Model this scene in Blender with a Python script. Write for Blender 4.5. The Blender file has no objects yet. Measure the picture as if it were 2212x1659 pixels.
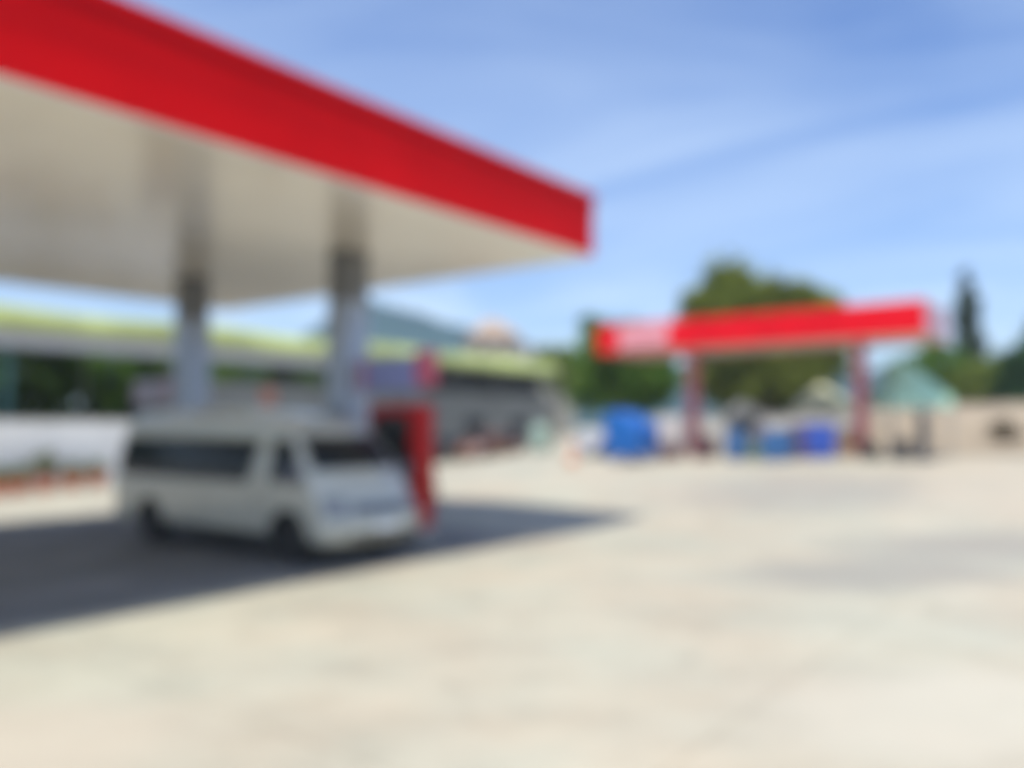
import bpy, bmesh, math, random
from mathutils import Vector, Matrix

R = math.radians
scn = bpy.context.scene
COL = scn.collection
EYE = 2.0
F = 1800.0                      # focal length in pixels of a 2212 px wide picture
PITCH = math.atan(90.5 / F)
ANG = R(52.6)                   # direction of the canopy's long side
U = Vector((math.cos(ANG), math.sin(ANG), 0))
V = Vector((-math.sin(ANG), math.cos(ANG), 0))


def ray(px, py):
    a = (px - 1106) / F
    b = (829.5 - py) / F
    return Vector((a, math.cos(PITCH) - b * math.sin(PITCH), math.sin(PITCH) + b * math.cos(PITCH)))


def P(px, py, d):
    r = ray(px, py)
    t = d / r.y
    return Vector((r.x * t, d, EYE + r.z * t))


def on_z(px, py, z):
    r = ray(px, py)
    t = (z - EYE) / r.z
    return Vector((r.x * t, r.y * t, z))


SOFFIT = 5.2
O = on_z(1282, 553, SOFFIT)     # front right corner of the big canopy
O.z = 0


def W(u, v, z=0):
    p = O + U * u + V * v
    p.z = z
    return p


def uv(p):
    d = Vector((p.x - O.x, p.y - O.y, 0))
    return d.dot(U), d.dot(V)


def ss(a, b, x):
    t = max(0.0, min(1.0, (x - a) / (b - a)))
    return t * t * (3 - 2 * t)


def ground_z(x, y):
    u, v = uv(Vector((x, y, 0)))
    z = 0.95 * ss(16, 28, y) * ss(-6, 5, x)
    z -= 0.38 * ss(10.6, 13.6, v) * (1 - ss(-3, 9, u))
    return z


def at(px, py):
    """ground point under a pixel"""
    r = ray(px, py)
    lo, hi = 2.0, 90.0
    for i in range(60):
        m = (lo + hi) / 2
        p = Vector((r.x / r.y * m, m, EYE + r.z / r.y * m))
        if p.z > ground_z(p.x, p.y):
            lo = m
        else:
            hi = m
    x, y = r.x / r.y * lo, lo
    return Vector((x, y, ground_z(x, y)))


def gd(px, d):
    """ground point in the column of a pixel at depth d"""
    x = (px - 1106) / F * d * (1 / math.cos(PITCH))
    return Vector((x, d, ground_z(x, d)))


# ------------------------------------------------------------------ materials
def srgb(r, g, b):
    def f(c):
        c /= 255
        return c / 12.92 if c <= .04045 else ((c + .055) / 1.055) ** 2.4
    return (f(r), f(g), f(b))


MATS = {}


def mat(name, col, rough=0.6, metal=0.0, var=0.12, scale=6.0, col2=None, bump=0.0, bscale=40.0, coat=0.0, spec=0.5):
    if name in MATS:
        return MATS[name]
    m = bpy.data.materials.new(name)
    m.use_nodes = True
    nt = m.node_tree
    b = nt.nodes['Principled BSDF']
    b.inputs['Roughness'].default_value = rough
    b.inputs['Metallic'].default_value = metal
    b.inputs['Specular IOR Level'].default_value = spec
    b.inputs['Coat Weight'].default_value = coat
    b.inputs['Coat Roughness'].default_value = .16 if coat == .7 else .05
    tc = nt.nodes.new('ShaderNodeTexCoord')
    n = nt.nodes.new('ShaderNodeTexNoise')
    n.inputs['Scale'].default_value = scale
    n.inputs['Detail'].default_value = 5
    nt.links.new(tc.outputs['Object'], n.inputs['Vector'])
    rp = nt.nodes.new('ShaderNodeValToRGB')
    c1 = tuple(max(0, c * (1 - var)) for c in col)
    c2 = col2 if col2 else tuple(min(1, c * (1 + var)) for c in col)
    rp.color_ramp.elements[0].position = .35
    rp.color_ramp.elements[1].position = .65
    rp.color_ramp.elements[0].color = (*c1, 1)
    rp.color_ramp.elements[1].color = (*c2, 1)
    nt.links.new(n.outputs['Fac'], rp.inputs['Fac'])
    nt.links.new(rp.outputs['Color'], b.inputs['Base Color'])
    if bump:
        n2 = nt.nodes.new('ShaderNodeTexNoise')
        n2.inputs['Scale'].default_value = bscale
        n2.inputs['Detail'].default_value = 6
        nt.links.new(tc.outputs['Object'], n2.inputs['Vector'])
        bp = nt.nodes.new('ShaderNodeBump')
        bp.inputs['Strength'].default_value = bump
        bp.inputs['Distance'].default_value = .02
        nt.links.new(n2.outputs['Fac'], bp.inputs['Height'])
        nt.links.new(bp.outputs['Normal'], b.inputs['Normal'])
    MATS[name] = m
    return m


def leaf_mat(name, c1, c2, scale=.7, trans=.25):
    if name in MATS:
        return MATS[name]
    m = bpy.data.materials.new(name)
    m.use_nodes = True
    nt = m.node_tree
    nt.nodes.remove(nt.nodes['Principled BSDF'])
    out = nt.nodes['Material Output']
    tc = nt.nodes.new('ShaderNodeTexCoord')
    n = nt.nodes.new('ShaderNodeTexNoise')
    n.inputs['Scale'].default_value = scale
    n.inputs['Detail'].default_value = 4
    nt.links.new(tc.outputs['Object'], n.inputs['Vector'])
    rp = nt.nodes.new('ShaderNodeValToRGB')
    rp.color_ramp.elements[0].position = .38
    rp.color_ramp.elements[1].position = .64
    rp.color_ramp.elements[0].color = (*c1, 1)
    rp.color_ramp.elements[1].color = (*c2, 1)
    nt.links.new(n.outputs['Fac'], rp.inputs['Fac'])
    d = nt.nodes.new('ShaderNodeBsdfDiffuse')
    t = nt.nodes.new('ShaderNodeBsdfTranslucent')
    mx = nt.nodes.new('ShaderNodeMixShader')
    mx.inputs[0].default_value = trans
    nt.links.new(rp.outputs['Color'], d.inputs['Color'])
    nt.links.new(rp.outputs['Color'], t.inputs['Color'])
    nt.links.new(d.outputs[0], mx.inputs[1])
    nt.links.new(t.outputs[0], mx.inputs[2])
    nt.links.new(mx.outputs[0], out.inputs['Surface'])
    MATS[name] = m
    return m


# ------------------------------------------------------------------ mesh helpers
class MB:
    def __init__(self):
        self.v = []
        self.f = []

    def add(self, vs, fs):
        o = len(self.v)
        self.v += [tuple(p) for p in vs]
        self.f += [tuple(i + o for i in f) for f in fs]
        return self

    def box(self, x0, x1, y0, y1, z0, z1):
        vs = [(x, y, z) for z in (z0, z1) for y in (y0, y1) for x in (x0, x1)]
        fs = [(0, 2, 3, 1), (4, 5, 7, 6), (0, 1, 5, 4), (2, 6, 7, 3), (0, 4, 6, 2), (1, 3, 7, 5)]
        return self.add(vs, fs)

    def prism(self, pts, axis, a0, a1):
        """extrude a 2-D outline along an axis"""
        n = len(pts)
        def mk(p, a):
            return {'x': (a, p[0], p[1]), 'y': (p[0], a, p[1]), 'z': (p[0], p[1], a)}[axis]
        vs = [mk(p, a0) for p in pts] + [mk(p, a1) for p in pts]
        fs = [tuple(range(n - 1, -1, -1)), tuple(range(n, 2 * n))]
        fs += [(i, (i + 1) % n, (i + 1) % n + n, i + n) for i in range(n)]
        return self.add(vs, fs)

    def tube(self, pts, rad, n=10):
        pts = [Vector(p) for p in pts]
        rs = rad if isinstance(rad, (list, tuple)) else [rad] * len(pts)
        vs, fs = [], []
        for i, p in enumerate(pts):
            d = (pts[min(i + 1, len(pts) - 1)] - pts[max(i - 1, 0)]).normalized()
            a = d.orthogonal().normalized()
            if abs(d.z) < .98:
                a = d.cross(Vector((0, 0, 1))).normalized()
            b = d.cross(a)
            for k in range(n):
                t = 2 * math.pi * k / n
                vs.append(p + (a * math.cos(t) + b * math.sin(t)) * rs[i])
        for i in range(len(pts) - 1):
            for k in range(n):
                fs.append((i * n + k, i * n + (k + 1) % n, (i + 1) * n + (k + 1) % n, (i + 1) * n + k))
        fs.append(tuple(range(n - 1, -1, -1)))
        e = (len(pts) - 1) * n
        fs.append(tuple(e + k for k in range(n)))
        return self.add(vs, fs)

    def lathe(self, prof, n=24, c=(0, 0, 0), axis='z'):
        vs, fs = [], []
        for (r, z) in prof:
            for k in range(n):
                t = 2 * math.pi * k / n
                p = (r * math.cos(t), r * math.sin(t), z)
                if axis == 'y':
                    p = (p[0], p[2], p[1])
                if axis == 'x':
                    p = (p[2], p[0], p[1])
                vs.append((p[0] + c[0], p[1] + c[1], p[2] + c[2]))
        m = len(prof)
        for i in range(m - 1):
            for k in range(n):
                fs.append((i * n + k, i * n + (k + 1) % n, (i + 1) * n + (k + 1) % n, (i + 1) * n + k))
        fs.append(tuple(range(n - 1, -1, -1)))
        fs.append(tuple((m - 1) * n + k for k in range(n)))
        return self.add(vs, fs)

    def grid(self, rows):
        n = len(rows[0])
        vs = [p for r in rows for p in r]
        fs = []
        for i in range(len(rows) - 1):
            for k in range(n - 1):
                fs.append((i * n + k, i * n + k + 1, (i + 1) * n + k + 1, (i + 1) * n + k))
        return self.add(vs, fs)

    def build(self, name, m, parent=None, loc=None, rz=0.0, bevel=0.0, smooth=True, normals=True):
        me = bpy.data.meshes.new(name)
        me.from_pydata(self.v, [], self.f)
        if normals or bevel:
            bm = bmesh.new()
            bm.from_mesh(me)
            bmesh.ops.recalc_face_normals(bm, faces=bm.faces)
            if bevel:
                es = [e for e in bm.edges if len(e.link_faces) == 2 and e.calc_face_angle(0) > .6]
                bmesh.ops.bevel(bm, geom=es, offset=bevel, segments=2, affect='EDGES', profile=.6, clamp_overlap=True)
            bm.to_mesh(me)
            bm.free()
        if smooth:
            me.polygons.foreach_set('use_smooth', [True] * len(me.polygons))
            me.set_sharp_from_angle(angle=R(35))
        me.materials.append(m)
        o = bpy.data.objects.new(name, me)
        COL.objects.link(o)
        if parent:
            o.parent = parent
        if loc is not None:
            o.location = loc
        o.rotation_euler.z = rz
        return o


def tag(o, label=None, cat=None, group=None, kind=None):
    if label:
        o['label'] = label
    if cat:
        o['category'] = cat
    if group:
        o['group'] = group
    if kind:
        o['kind'] = kind
    return o


def thing(name, label, cat, loc, rz=0.0, group=None):
    o = bpy.data.objects.new(name, None)
    o.empty_display_size = .2
    COL.objects.link(o)
    o.location = loc
    o.rotation_euler.z = rz
    return tag(o, label, cat, group)


def copy_tree(o, parent=None):
    c = o.copy()
    COL.objects.link(c)
    c.parent = parent
    for ch in [x for x in bpy.data.objects if x.parent == o]:
        copy_tree(ch, c)
    return c


def dup(o, loc, rz=None, label=None):
    c = copy_tree(o)
    c.location = loc
    if rz is not None:
        c.rotation_euler.z = rz
    if label:
        c['label'] = label
    return c


# palette
RED = mat('fascia_red', (.72, .004, .008), .6, var=.06, scale=.8, spec=.06)
RED_LINE = mat('fascia_groove', (.50, .004, .008), .6, var=.06, spec=.06)
RED2 = mat('far_fascia_red', (.66, .004, .014), .6, var=.06, scale=.8, spec=.06)
PUMP_RED = mat('pump_red', (.42, .007, .007), .4, var=.08, spec=.2)
WHITE = mat('white_paint', (.78, .79, .78), .35, var=.04, coat=.3)
VANWHITE = mat('van_paint', (.52, .515, .44), .34, var=.03, scale=3, coat=.9)
SOFF = mat('soffit_panels', (.90, .805, .66), .3, var=.05, scale=.6, spec=.8, coat=.7)
CLAD = mat('column_cladding', (.17, .17, .17), .45, var=.08, scale=3)
CONC = mat('kerb_concrete', (.42, .40, .36), .85, var=.15, bump=.3)
BLACK = mat('black_plastic', (.015, .015, .016), .5)
RUBBER = mat('rubber', (.018, .018, .019), .8, bump=.2)
STEEL = mat('grey_steel', (.34, .35, .36), .4, .6)
CHROME = mat('chrome', (.6, .61, .62), .2, .9)
GLASS = mat('dark_glass', (.004, .008, .012), .1, var=.1, spec=.22)
SCREEN = mat('screen_dark', (.02, .022, .024), .2)
LAMP = mat('lamp_lens', (.24, .25, .26), .15, var=.08, coat=.6)
REDLENS = mat('tail_lens', (.35, .01, .012), .2)
LILAC = mat('sign_lilac', (.24, .27, .55), .4, var=.05)
PINKRED = mat('sign_pink', (.58, .10, .17), .4, var=.05)
LIME = mat('lime_paint', (.36, .41, .14), .55, var=.32, scale=.3)
GREYROOF = mat('roof_grey', (.36, .37, .39), .6, var=.1, scale=.8)
PALEWALL = mat('pale_wall', (.82, .81, .78), .85, var=.07, scale=.6, bump=.15)
GREYWALL = mat('grey_wall', (.22, .22, .20), .85, var=.12, scale=.5, bump=.15)
GAPSHADE = mat('opening_shade', (.03, .032, .032), .7)
TEAL = mat('teal_paint', (.07, .20, .19), .5)
TERRA = mat('terracotta', (.62, .21, .13), .8, var=.12)
SOIL = mat('soil', (.06, .045, .03), .95)
BARK = mat('bark', (.11, .085, .06), .9, var=.25, bump=.5)
TAN = mat('tan_render', (.30, .24, .20), .85, var=.1)
TANROOF = mat('tan_roof', (.36, .265, .20), .8, var=.12)
SLATE = mat('slate_roof', (.17, .17, .17), .8, var=.12)
PINKPOST = mat('faded_red_paint', (.50, .10, .12), .5, var=.12)
BLUESKIP = mat('bright_blue_paint', (.005, .11, .40), .45, var=.1, scale=2)
BLUEDRUM = mat('drum_blue', (.03, .115, .29), .4, var=.1)
BLUEDRUM2 = mat('drum_vivid_blue', (.03, .085, .42), .4, var=.1)
ORANGE = mat('cone_orange', (.75, .20, .05), .5)
ORANGE2 = mat('board_orange', (.72, .30, .20), .5)
GREENTENT = mat('green_tarp', (.42, .68, .53), .7, var=.1, scale=2)
YELLOWTENT = mat('pale_yellow_cloth', (.50, .50, .32), .8, var=.08, scale=2)
MAROON = mat('maroon_plastic', (.12, .05, .06), .5)
BROWNCAR = mat('brown_paint', (.17, .065, .035), .3, coat=.6, var=.05)
DARKCAR = mat('charcoal_paint', (.06, .06, .065), .3, coat=.6, var=.05)
LILACCAR = mat('pearl_paint', (.50, .50, .58), .3, coat=.6, var=.04)
WOOD = mat('weathered_wood', (.30, .19, .11), .85, var=.2, bump=.3)
MINT = mat('mint_plastic', (.28, .38, .33), .5)
SACK = mat('pink_sack', (.62, .46, .44), .9)
GREENCRATE = mat('green_plastic', (.10, .22, .17), .5)

# ------------------------------------------------------------------ ground
def make_ground():
    def axis(lo, hi):
        xs = []
        x = 0.0
        step = .8
        while x < 55:
            xs.append(x)
            x += step
        while x < 440:
            xs.append(x)
            step *= 1.35
            x += step
        xs.append(440)
        return sorted({-a for a in xs} | set(xs))
    xs = axis(0, 0)
    rows = [[(x, y, ground_z(x, y)) for x in xs] for y in xs]
    m = bpy.data.materials.new('worn_concrete')
    m.use_nodes = True
    nt = m.node_tree
    b = nt.nodes['Principled BSDF']
    b.inputs['Roughness'].default_value = .82
    tc = nt.nodes.new('ShaderNodeTexCoord')
    def noise(scale, detail, vec=None, rough=.55):
        n = nt.nodes.new('ShaderNodeTexNoise')
        n.inputs['Scale'].default_value = scale
        n.inputs['Detail'].default_value = detail
        n.inputs['Roughness'].default_value = rough
        nt.links.new(vec or tc.outputs['Object'], n.inputs['Vector'])
        return n.outputs['Fac']
    def ramp(fac, stops):
        rp = nt.nodes.new('ShaderNodeValToRGB')
        while len(rp.color_ramp.elements) < len(stops):
            rp.color_ramp.elements.new(.5)
        for e, (p, c) in zip(rp.color_ramp.elements, stops):
            e.position = p
            e.color = (*c, 1)
        nt.links.new(fac, rp.inputs['Fac'])
        return rp.outputs['Color']
    def mix(a, bb, fac, mode='MIX'):
        x = nt.nodes.new('ShaderNodeMix')
        x.data_type = 'RGBA'
        x.blend_type = mode
        if isinstance(fac, float):
            x.inputs[0].default_value = fac
        else:
            nt.links.new(fac, x.inputs[0])
        nt.links.new(a, x.inputs[6])
        nt.links.new(bb, x.inputs[7])
        return x.outputs[2]
    mp = nt.nodes.new('ShaderNodeMapping')
    mp.inputs['Rotation'].default_value = (0, 0, R(-20))
    mp.inputs['Scale'].default_value = (.8, 1.25, 1)
    nt.links.new(tc.outputs['Object'], mp.inputs['Vector'])
    base = ramp(noise(.55, 5, mp.outputs['Vector'], .6), [(.30, (.34, .325, .275)), (.5, (.40, .38, .32)), (.72, (.46, .43, .355))])
    tint = ramp(noise(.38, 3), [(.40, (1.0, .94, .87)), (.60, (.96, .99, .95))])
    c = mix(base, tint, .9, 'MULTIPLY')
    stain = ramp(noise(1.7, 8, mp.outputs['Vector'], .65), [(.36, (.78, .77, .76)), (.52, (1, 1, 1))])
    c = mix(c, stain, .55, 'MULTIPLY')
    speck = ramp(noise(60, 4), [(.3, (.86, .86, .86)), (.7, (1.1, 1.1, 1.1))])
    c = mix(c, speck, .6, 'MULTIPLY')
    # expansion joints between the cast slabs
    bk = nt.nodes.new('ShaderNodeTexBrick')
    bk.offset = 0
    bk.inputs['Scale'].default_value = 1.0
    bk.inputs['Brick Width'].default_value = 4.6
    bk.inputs['Row Height'].default_value = 4.6
    bk.inputs['Mortar Size'].default_value = .014
    bk.inputs['Color1'].default_value = (1, 1, 1, 1)
    bk.inputs['Color2'].default_value = (.965, .965, .965, 1)
    bk.inputs['Mortar'].default_value = (.76, .74, .71, 1)
    mb_ = nt.nodes.new('ShaderNodeMapping')
    mb_.inputs['Rotation'].default_value = (0, 0, -ANG)
    mb_.inputs['Location'].default_value = (1.1, 2.3, 0)
    nt.links.new(tc.outputs['Object'], mb_.inputs['Vector'])
    nt.links.new(mb_.outputs[0], bk.inputs['Vector'])
    c = mix(c, bk.outputs['Color'], 1.0, 'MULTIPLY')
    oil = ramp(noise(.9, 6, None, .7), [(.30, (.72, .71, .70)), (.40, (1, 1, 1))])
    c = mix(c, oil, .8, 'MULTIPLY')
    # tar dark repair area in front of the far canopy and bare soil by the bank: places on the ground
    sep = nt.nodes.new('ShaderNodeSeparateXYZ')
    nt.links.new(tc.outputs['Object'], sep.inputs[0])
    def blob(cx, cy, rx, ry, rot=0.0):
        mp2 = nt.nodes.new('ShaderNodeMapping')
        mp2.vector_type = 'TEXTURE'
        mp2.inputs['Location'].default_value = (cx, cy, 0)
        mp2.inputs['Rotation'].default_value = (0, 0, rot)
        mp2.inputs['Scale'].default_value = (rx, ry, 1000)
        nt.links.new(tc.outputs['Object'], mp2.inputs['Vector'])
        add = nt.nodes.new('ShaderNodeVectorMath')
        add.operation = 'ADD'
        n = nt.nodes.new('ShaderNodeTexNoise')
        n.inputs['Scale'].default_value = .5
        n.inputs['Detail'].default_value = 5
        nt.links.new(tc.outputs['Object'], n.inputs['Vector'])
        sc = nt.nodes.new('ShaderNodeVectorMath')
        sc.operation = 'MULTIPLY_ADD'
        sc.inputs[1].default_value = (.9, .9, 0)
        sc.inputs[2].default_value = (-.45, -.45, 0)
        nt.links.new(n.outputs['Color'], sc.inputs[0])
        nt.links.new(mp2.outputs['Vector'], add.inputs[0])
        nt.links.new(sc.outputs[0], add.inputs[1])
        ln = nt.nodes.new('ShaderNodeVectorMath')
        ln.operation = 'LENGTH'
        nt.links.new(add.outputs[0], ln.inputs[0])
        mr = nt.nodes.new('ShaderNodeMapRange')
        mr.inputs['From Min'].default_value = 1.15
        mr.inputs['From Max'].default_value = .55
        nt.links.new(ln.outputs['Value'], mr.inputs['Value'])
        mr.inputs['To Max'].default_value = .62
        return mr.outputs['Result']
    def const(col):
        n = nt.nodes.new('ShaderNodeRGB')
        n.outputs[0].default_value = (*col, 1)
        return n.outputs[0]
    GREY = const((.235, .225, .205))
    for (px, py, rx, ry) in [(1750, 1060, 5.2, 2.6), (1880, 1235, 2.4, 1.3), (2150, 1180, 3.0, 1.9)]:
        p = at(px, py)
        f = blob(p.x, p.y, rx, ry, R(15))
        c = mix(c, GREY, f)
    PALE = const((.49, .45, .37))
    for (px, py, rx, ry) in [(2080, 1530, 1.9, 1.0)]:
        p = at(px, py)
        c = mix(c, PALE, blob(p.x, p.y, rx, ry, R(10)))
    PEACH = const((.43, .375, .30))
    p = at(60, 1590)
    c = mix(c, PEACH, blob(p.x, p.y, 1.3, .9, 0))
    SOILC = const((.40, .345, .27))
    for (px, py, rx, ry) in [(2190, 1010, 4.0, 4.5), (2230, 1090, 3.2, 3.0)]:
        p = at(px, py)
        f = blob(p.x, p.y, rx, ry, R(10))
        c = mix(c, SOILC, f)
    nt.links.new(c, b.inputs['Base Color'])
    bp = nt.nodes.new('ShaderNodeBump')
    bp.inputs['Strength'].default_value = .35
    bp.inputs['Distance'].default_value = .01
    nt.links.new(noise(45, 6), bp.inputs['Height'])
    nt.links.new(bp.outputs['Normal'], b.inputs['Normal'])
    o = MB().grid(rows).build('ground', m)
    tag(o, 'pale worn concrete forecourt ground reaching to the horizon', 'ground', kind='structure')


make_ground()

# lane paving kept inside the canopy's shadow, its dark colour deepening the shade
def make_lanes():
    m = mat('lane_shade_concrete', (.17, .17, .17), .8, var=.22, scale=.8, bump=.3, bscale=30)
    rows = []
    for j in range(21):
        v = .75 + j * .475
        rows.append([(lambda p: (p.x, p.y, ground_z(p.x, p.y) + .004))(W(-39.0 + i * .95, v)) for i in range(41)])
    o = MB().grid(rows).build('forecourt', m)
    tag(o, 'grey paving of the fuelling lanes coloured darker to deepen the shade under the large canopy', 'paving', kind='structure')


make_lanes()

# sandy bank rising at the far right
def make_bank():
    m = mat('sandy_soil', (.265, .215, .155), .95, var=.2, scale=.5, bump=.5, bscale=3)
    rnd = random.Random(4)
    rows = []
    for j in range(40):
        y = 22 + j * .9
        row = []
        for i in range(50):
            x = 12.0 + i * 1.1
            f = ss(28, 39, y + .35 * (x - 14)) * ss(12.5, 17, x + .12 * (y - 27))
            z = ground_z(x, y) - .06 + 2.1 * f * (1 - .25 * ss(40, 58, y)) + rnd.uniform(-.03, .03) * f
            row.append((x, y, z))
        rows.append(row)
    o = MB().grid(rows).build('embankment', m)
    tag(o, 'bare sandy bank rising at the far right edge of the lot', 'bank', kind='structure')
    return rows


BANK = make_bank()

# far hills
def make_hills():
    m = leaf_mat('hill_haze_forest', (.022, .058, .075), (.035, .08, .095), scale=.05, trans=.05)  # part of the haze is put into the forest colour as blue
    rnd = random.Random(8)
    ridge = [(200, 790), (520, 770), (620, 748), (690, 700), (745, 655), (800, 650), (870, 668), (950, 690), (1010, 708),
             (1120, 738), (1240, 762), (1450, 790), (1800, 800), (2300, 800)]
    rows = []
    D = 360.0
    for k, (dd, hf) in enumerate([(-75, 0.0), (-55, .30), (-35, .62), (-15, .9), (0, 1.0), (22, .85), (50, .4), (75, 0)]):
        row = []
        for i in range(90):
            px = 200 + i * 2100 / 89
            for a, b in zip(ridge, ridge[1:]):
                if a[0] <= px <= b[0]:
                    t = (px - a[0]) / (b[0] - a[0])
                    py = a[1] + (b[1] - a[1]) * t
            top = P(px, py, D)
            x = top.x * (D + dd) / D
            z = (top.z + rnd.uniform(-.8, .8)) * hf - (1 if hf == 0 else 0)
            row.append((x, D + dd, z))
        rows.append(row)
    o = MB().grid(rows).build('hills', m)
    tag(o, 'distant wooded hill coloured haze blue beyond the station', 'hill', kind='structure')


make_hills()

# ------------------------------------------------------------------ big canopy
def make_canopy():
    L, D, H = 40.0, 11.8, 1.10  # left end out of view lengthened to keep light off the van's side
    t = thing('fuel_canopy', 'large fuel station canopy with deep red edge and beige underside above the off white van', 'canopy', W(0, 0, 0), ANG)
    z0, z1 = SOFFIT, SOFFIT + H
    T = .12
    # fascia ring: four mitred panels joined in one band
    def ring(mb, off0, off1, za, zb):
        o = [(-L - off1, -off1), (off1, -off1), (off1, D + off1), (-L - off1, D + off1)]
        i = [(-L - off0, -off0), (off0, -off0), (off0, D + off0), (-L - off0, D + off0)]
        for k in range(4):
            a, b = o[k], o[(k + 1) % 4]
            c, d = i[(k + 1) % 4], i[k]
            mb.prism([a, b, c, d], 'z', za, zb)
        return mb
    fas = ring(MB(), -T, 0, z0, z1).build('fascia', RED, t)
    ring(MB(), .003, .018, z0 + H * .80, z0 + H * .93).build('stripe', RED_LINE, fas)
    ring(MB(), -T - .06, .05, z1 + .003, z1 + .06).build('coping', RED, fas)
    # soffit of long panels with narrow joints
    so = MB()
    n = 50
    w = L / n
    for k in range(n):
        a = -L + k * w
        so.box(a + .004, a + w - .004, .002, D - .002, z0 - .03, z0 - .003)
    so.build('soffit', SOFF, t)
    MB().box(-L + T, -T, T, D - T, z0 + .062, z0 + .5).build('roof_deck', GREYROOF, t)
    for (u, v) in [(-3.12, 3.30), (-3.35, 8.0), (-20.5, 3.30), (-20.5, 8.0), (-37, 3.3), (-37, 8.0)]:
        zb = min(ground_z(*W(u, v).xy), 0) - .05
        c = MB().box(u - .26, u + .26, v - .26, v + .26, zb, z0 - .032).build('column', CLAD, t, bevel=.03)
        MB().box(u - .275, u + .275, v - .275, v + .275, zb + .9, 4.25).build('sky_lit_sleeve', mat('sleeve_sky_tint', (.36, .41, .50), .35, .35, var=.08), c, bevel=.03)  # added sleeve, its pale blue painting sky light on the lower column
        MB().box(u - .30, u + .30, v - .30, v + .30, zb, zb + .9).build('base_guard', STEEL, c, bevel=.02)
    return t


make_canopy()

# pump island
isl = MB()
out = []
for k in range(13):
    a = math.pi + math.pi * k / 12
    out.append((.5 * math.cos(a), .62 + .5 * math.sin(a)))
for k in range(13):
    a = math.pi * k / 12
    out.append((.5 * math.cos(a), 9.35 + .5 * math.sin(a)))
isl.prism(out, 'z', -.5, .14)
io = isl.build('pump_island', mat('worn_kerb', (.20, .195, .185), .85, var=.2, bump=.3), loc=W(-3.1, .95, 0), rz=ANG, bevel=.02)
tag(io, 'long concrete kerbed island carrying the red pumps and grey columns', 'kerb island')


def make_pump(loc, label):
    """local x = U, y = V; the fuelling faces look along -x and +x"""
    t = thing('fuel_pump', label, 'fuel pump', loc, ANG, 'red fuel pumps on the island')
    w, d = .20, .59
    MB().box(-w, w, -d, d, .0, .16).build('plinth', STEEL, t, bevel=.01)
    cab = MB().box(-w, w, -d, d, .163, 2.22).build('cabinet', PUMP_RED, t, bevel=.03)
    for s in (-1, 1):
        sx = s * (w + .002)
        MB().box(min(sx, sx + s * .03), max(sx, sx + s * .03), -.40, .40, .95, 2.05).build('face_panel', BLACK, t, bevel=.01)
        MB().box(min(sx + s * .032, sx + s * .045), max(sx + s * .032, sx + s * .045), -.28, .28, 1.52, 1.92).build('display', SCREEN, t, bevel=.004)
        MB().box(min(sx, sx + s * .02), max(sx, sx + s * .02), -.45, .45, .25, .85).build('lower_panel', WHITE, t, bevel=.005)
        for y in (-.48, .48):
            nz = MB()
            nz.box(sx + s * .05 - .03, sx + s * .05 + .03, y - .03, y + .03, 1.02, 1.32)
            nz.tube([(sx + s * .05, y, 1.30), (sx + s * .10, y, 1.40), (sx + s * .20, y, 1.36)], .016, 8)
            no = nz.build('nozzle', BLACK, t)
            pts = []
            for k in range(13):
                f = k / 12
                pts.append((sx + s * (.05 + .22 * math.sin(math.pi * f)), y + (.10 if y < 0 else -.10) * f,
                            1.02 - .75 * math.sin(math.pi * f) + .9 * f * f))
            MB().tube(pts, .018, 8).build('hose', RUBBER, no)
    # sign over the pump on two short stems
    for y in (-.3, .4):
        MB().tube([(0, y, 2.215), (0, y, 2.48)], .03, 10).build('stem', STEEL, t)
    sg = MB().box(-.10, .10, -.42, .80, 2.47, 3.05).build('header_sign', LILAC, t, bevel=.02)
    MB().box(-.105, .105, -.74, -.422, 2.53, 3.12).build('end_cap', PINKRED, sg, bevel=.02)
    MB().box(-.105, .105, .802, .90, 2.47, 3.05).build('end_cap', PINKRED, sg, bevel=.02)
    return t


pump = make_pump(W(-3.1, 1.96, .142), 'red fuel pump with lilac header sign beside the nose of the off white van')
p2 = dup(pump, W(-3.1, 9.75, .0), label='red fuel pump standing behind the rear of the off white van')
for ch in [x for x in bpy.data.objects if x.parent == p2 and x.name.startswith('header_sign')]:
    ch.data = ch.data.copy()
    ch.data.materials[0] = mat('sign_faded', (.33, .31, .38), .4, var=.05)
    for g_ in [x for x in bpy.data.objects if x.parent == ch]:
        g_.data = g_.data.copy()
        g_.data.materials[0] = mat('sign_faded_pink', (.42, .30, .36), .4, var=.05)

# small orange board on a post between the columns
p = W(-2.2, 7.0)
t = thing('sign_board', 'small orange pink board on a post seen over the roof of the van', 'sign', (p.x, p.y, ground_z(p.x, p.y)), ANG)
pp = P(577, 857, p.y)
b0 = P(577, 857, p.y)
t.location = (b0.x, b0.y, ground_z(b0.x, b0.y))
hz = b0.z - t.location.z
MB().tube([(0, 0, 0), (0, 0, hz)], .03).build('post', STEEL, t)
MB().box(-.19, .19, -.052, -.031, hz - .2, hz + .2).build('panel', ORANGE2, t, bevel=.008)
MB().lathe([(.28, 0), (.28, .03), (.05, .06)], 20).build('foot', STEEL, t)


# ------------------------------------------------------------------ vehicles
def lerp_levels(levels, z):
    for a, b in zip(levels, levels[1:]):
        if a[0] <= z <= b[0]:
            t = (z - a[0]) / (b[0] - a[0])
            return [a[i] + (b[i] - a[i]) * t for i in range(len(a))]
    return list(levels[0] if z < levels[0][0] else levels[-1])


NY = 21
PW = 3.2


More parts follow.
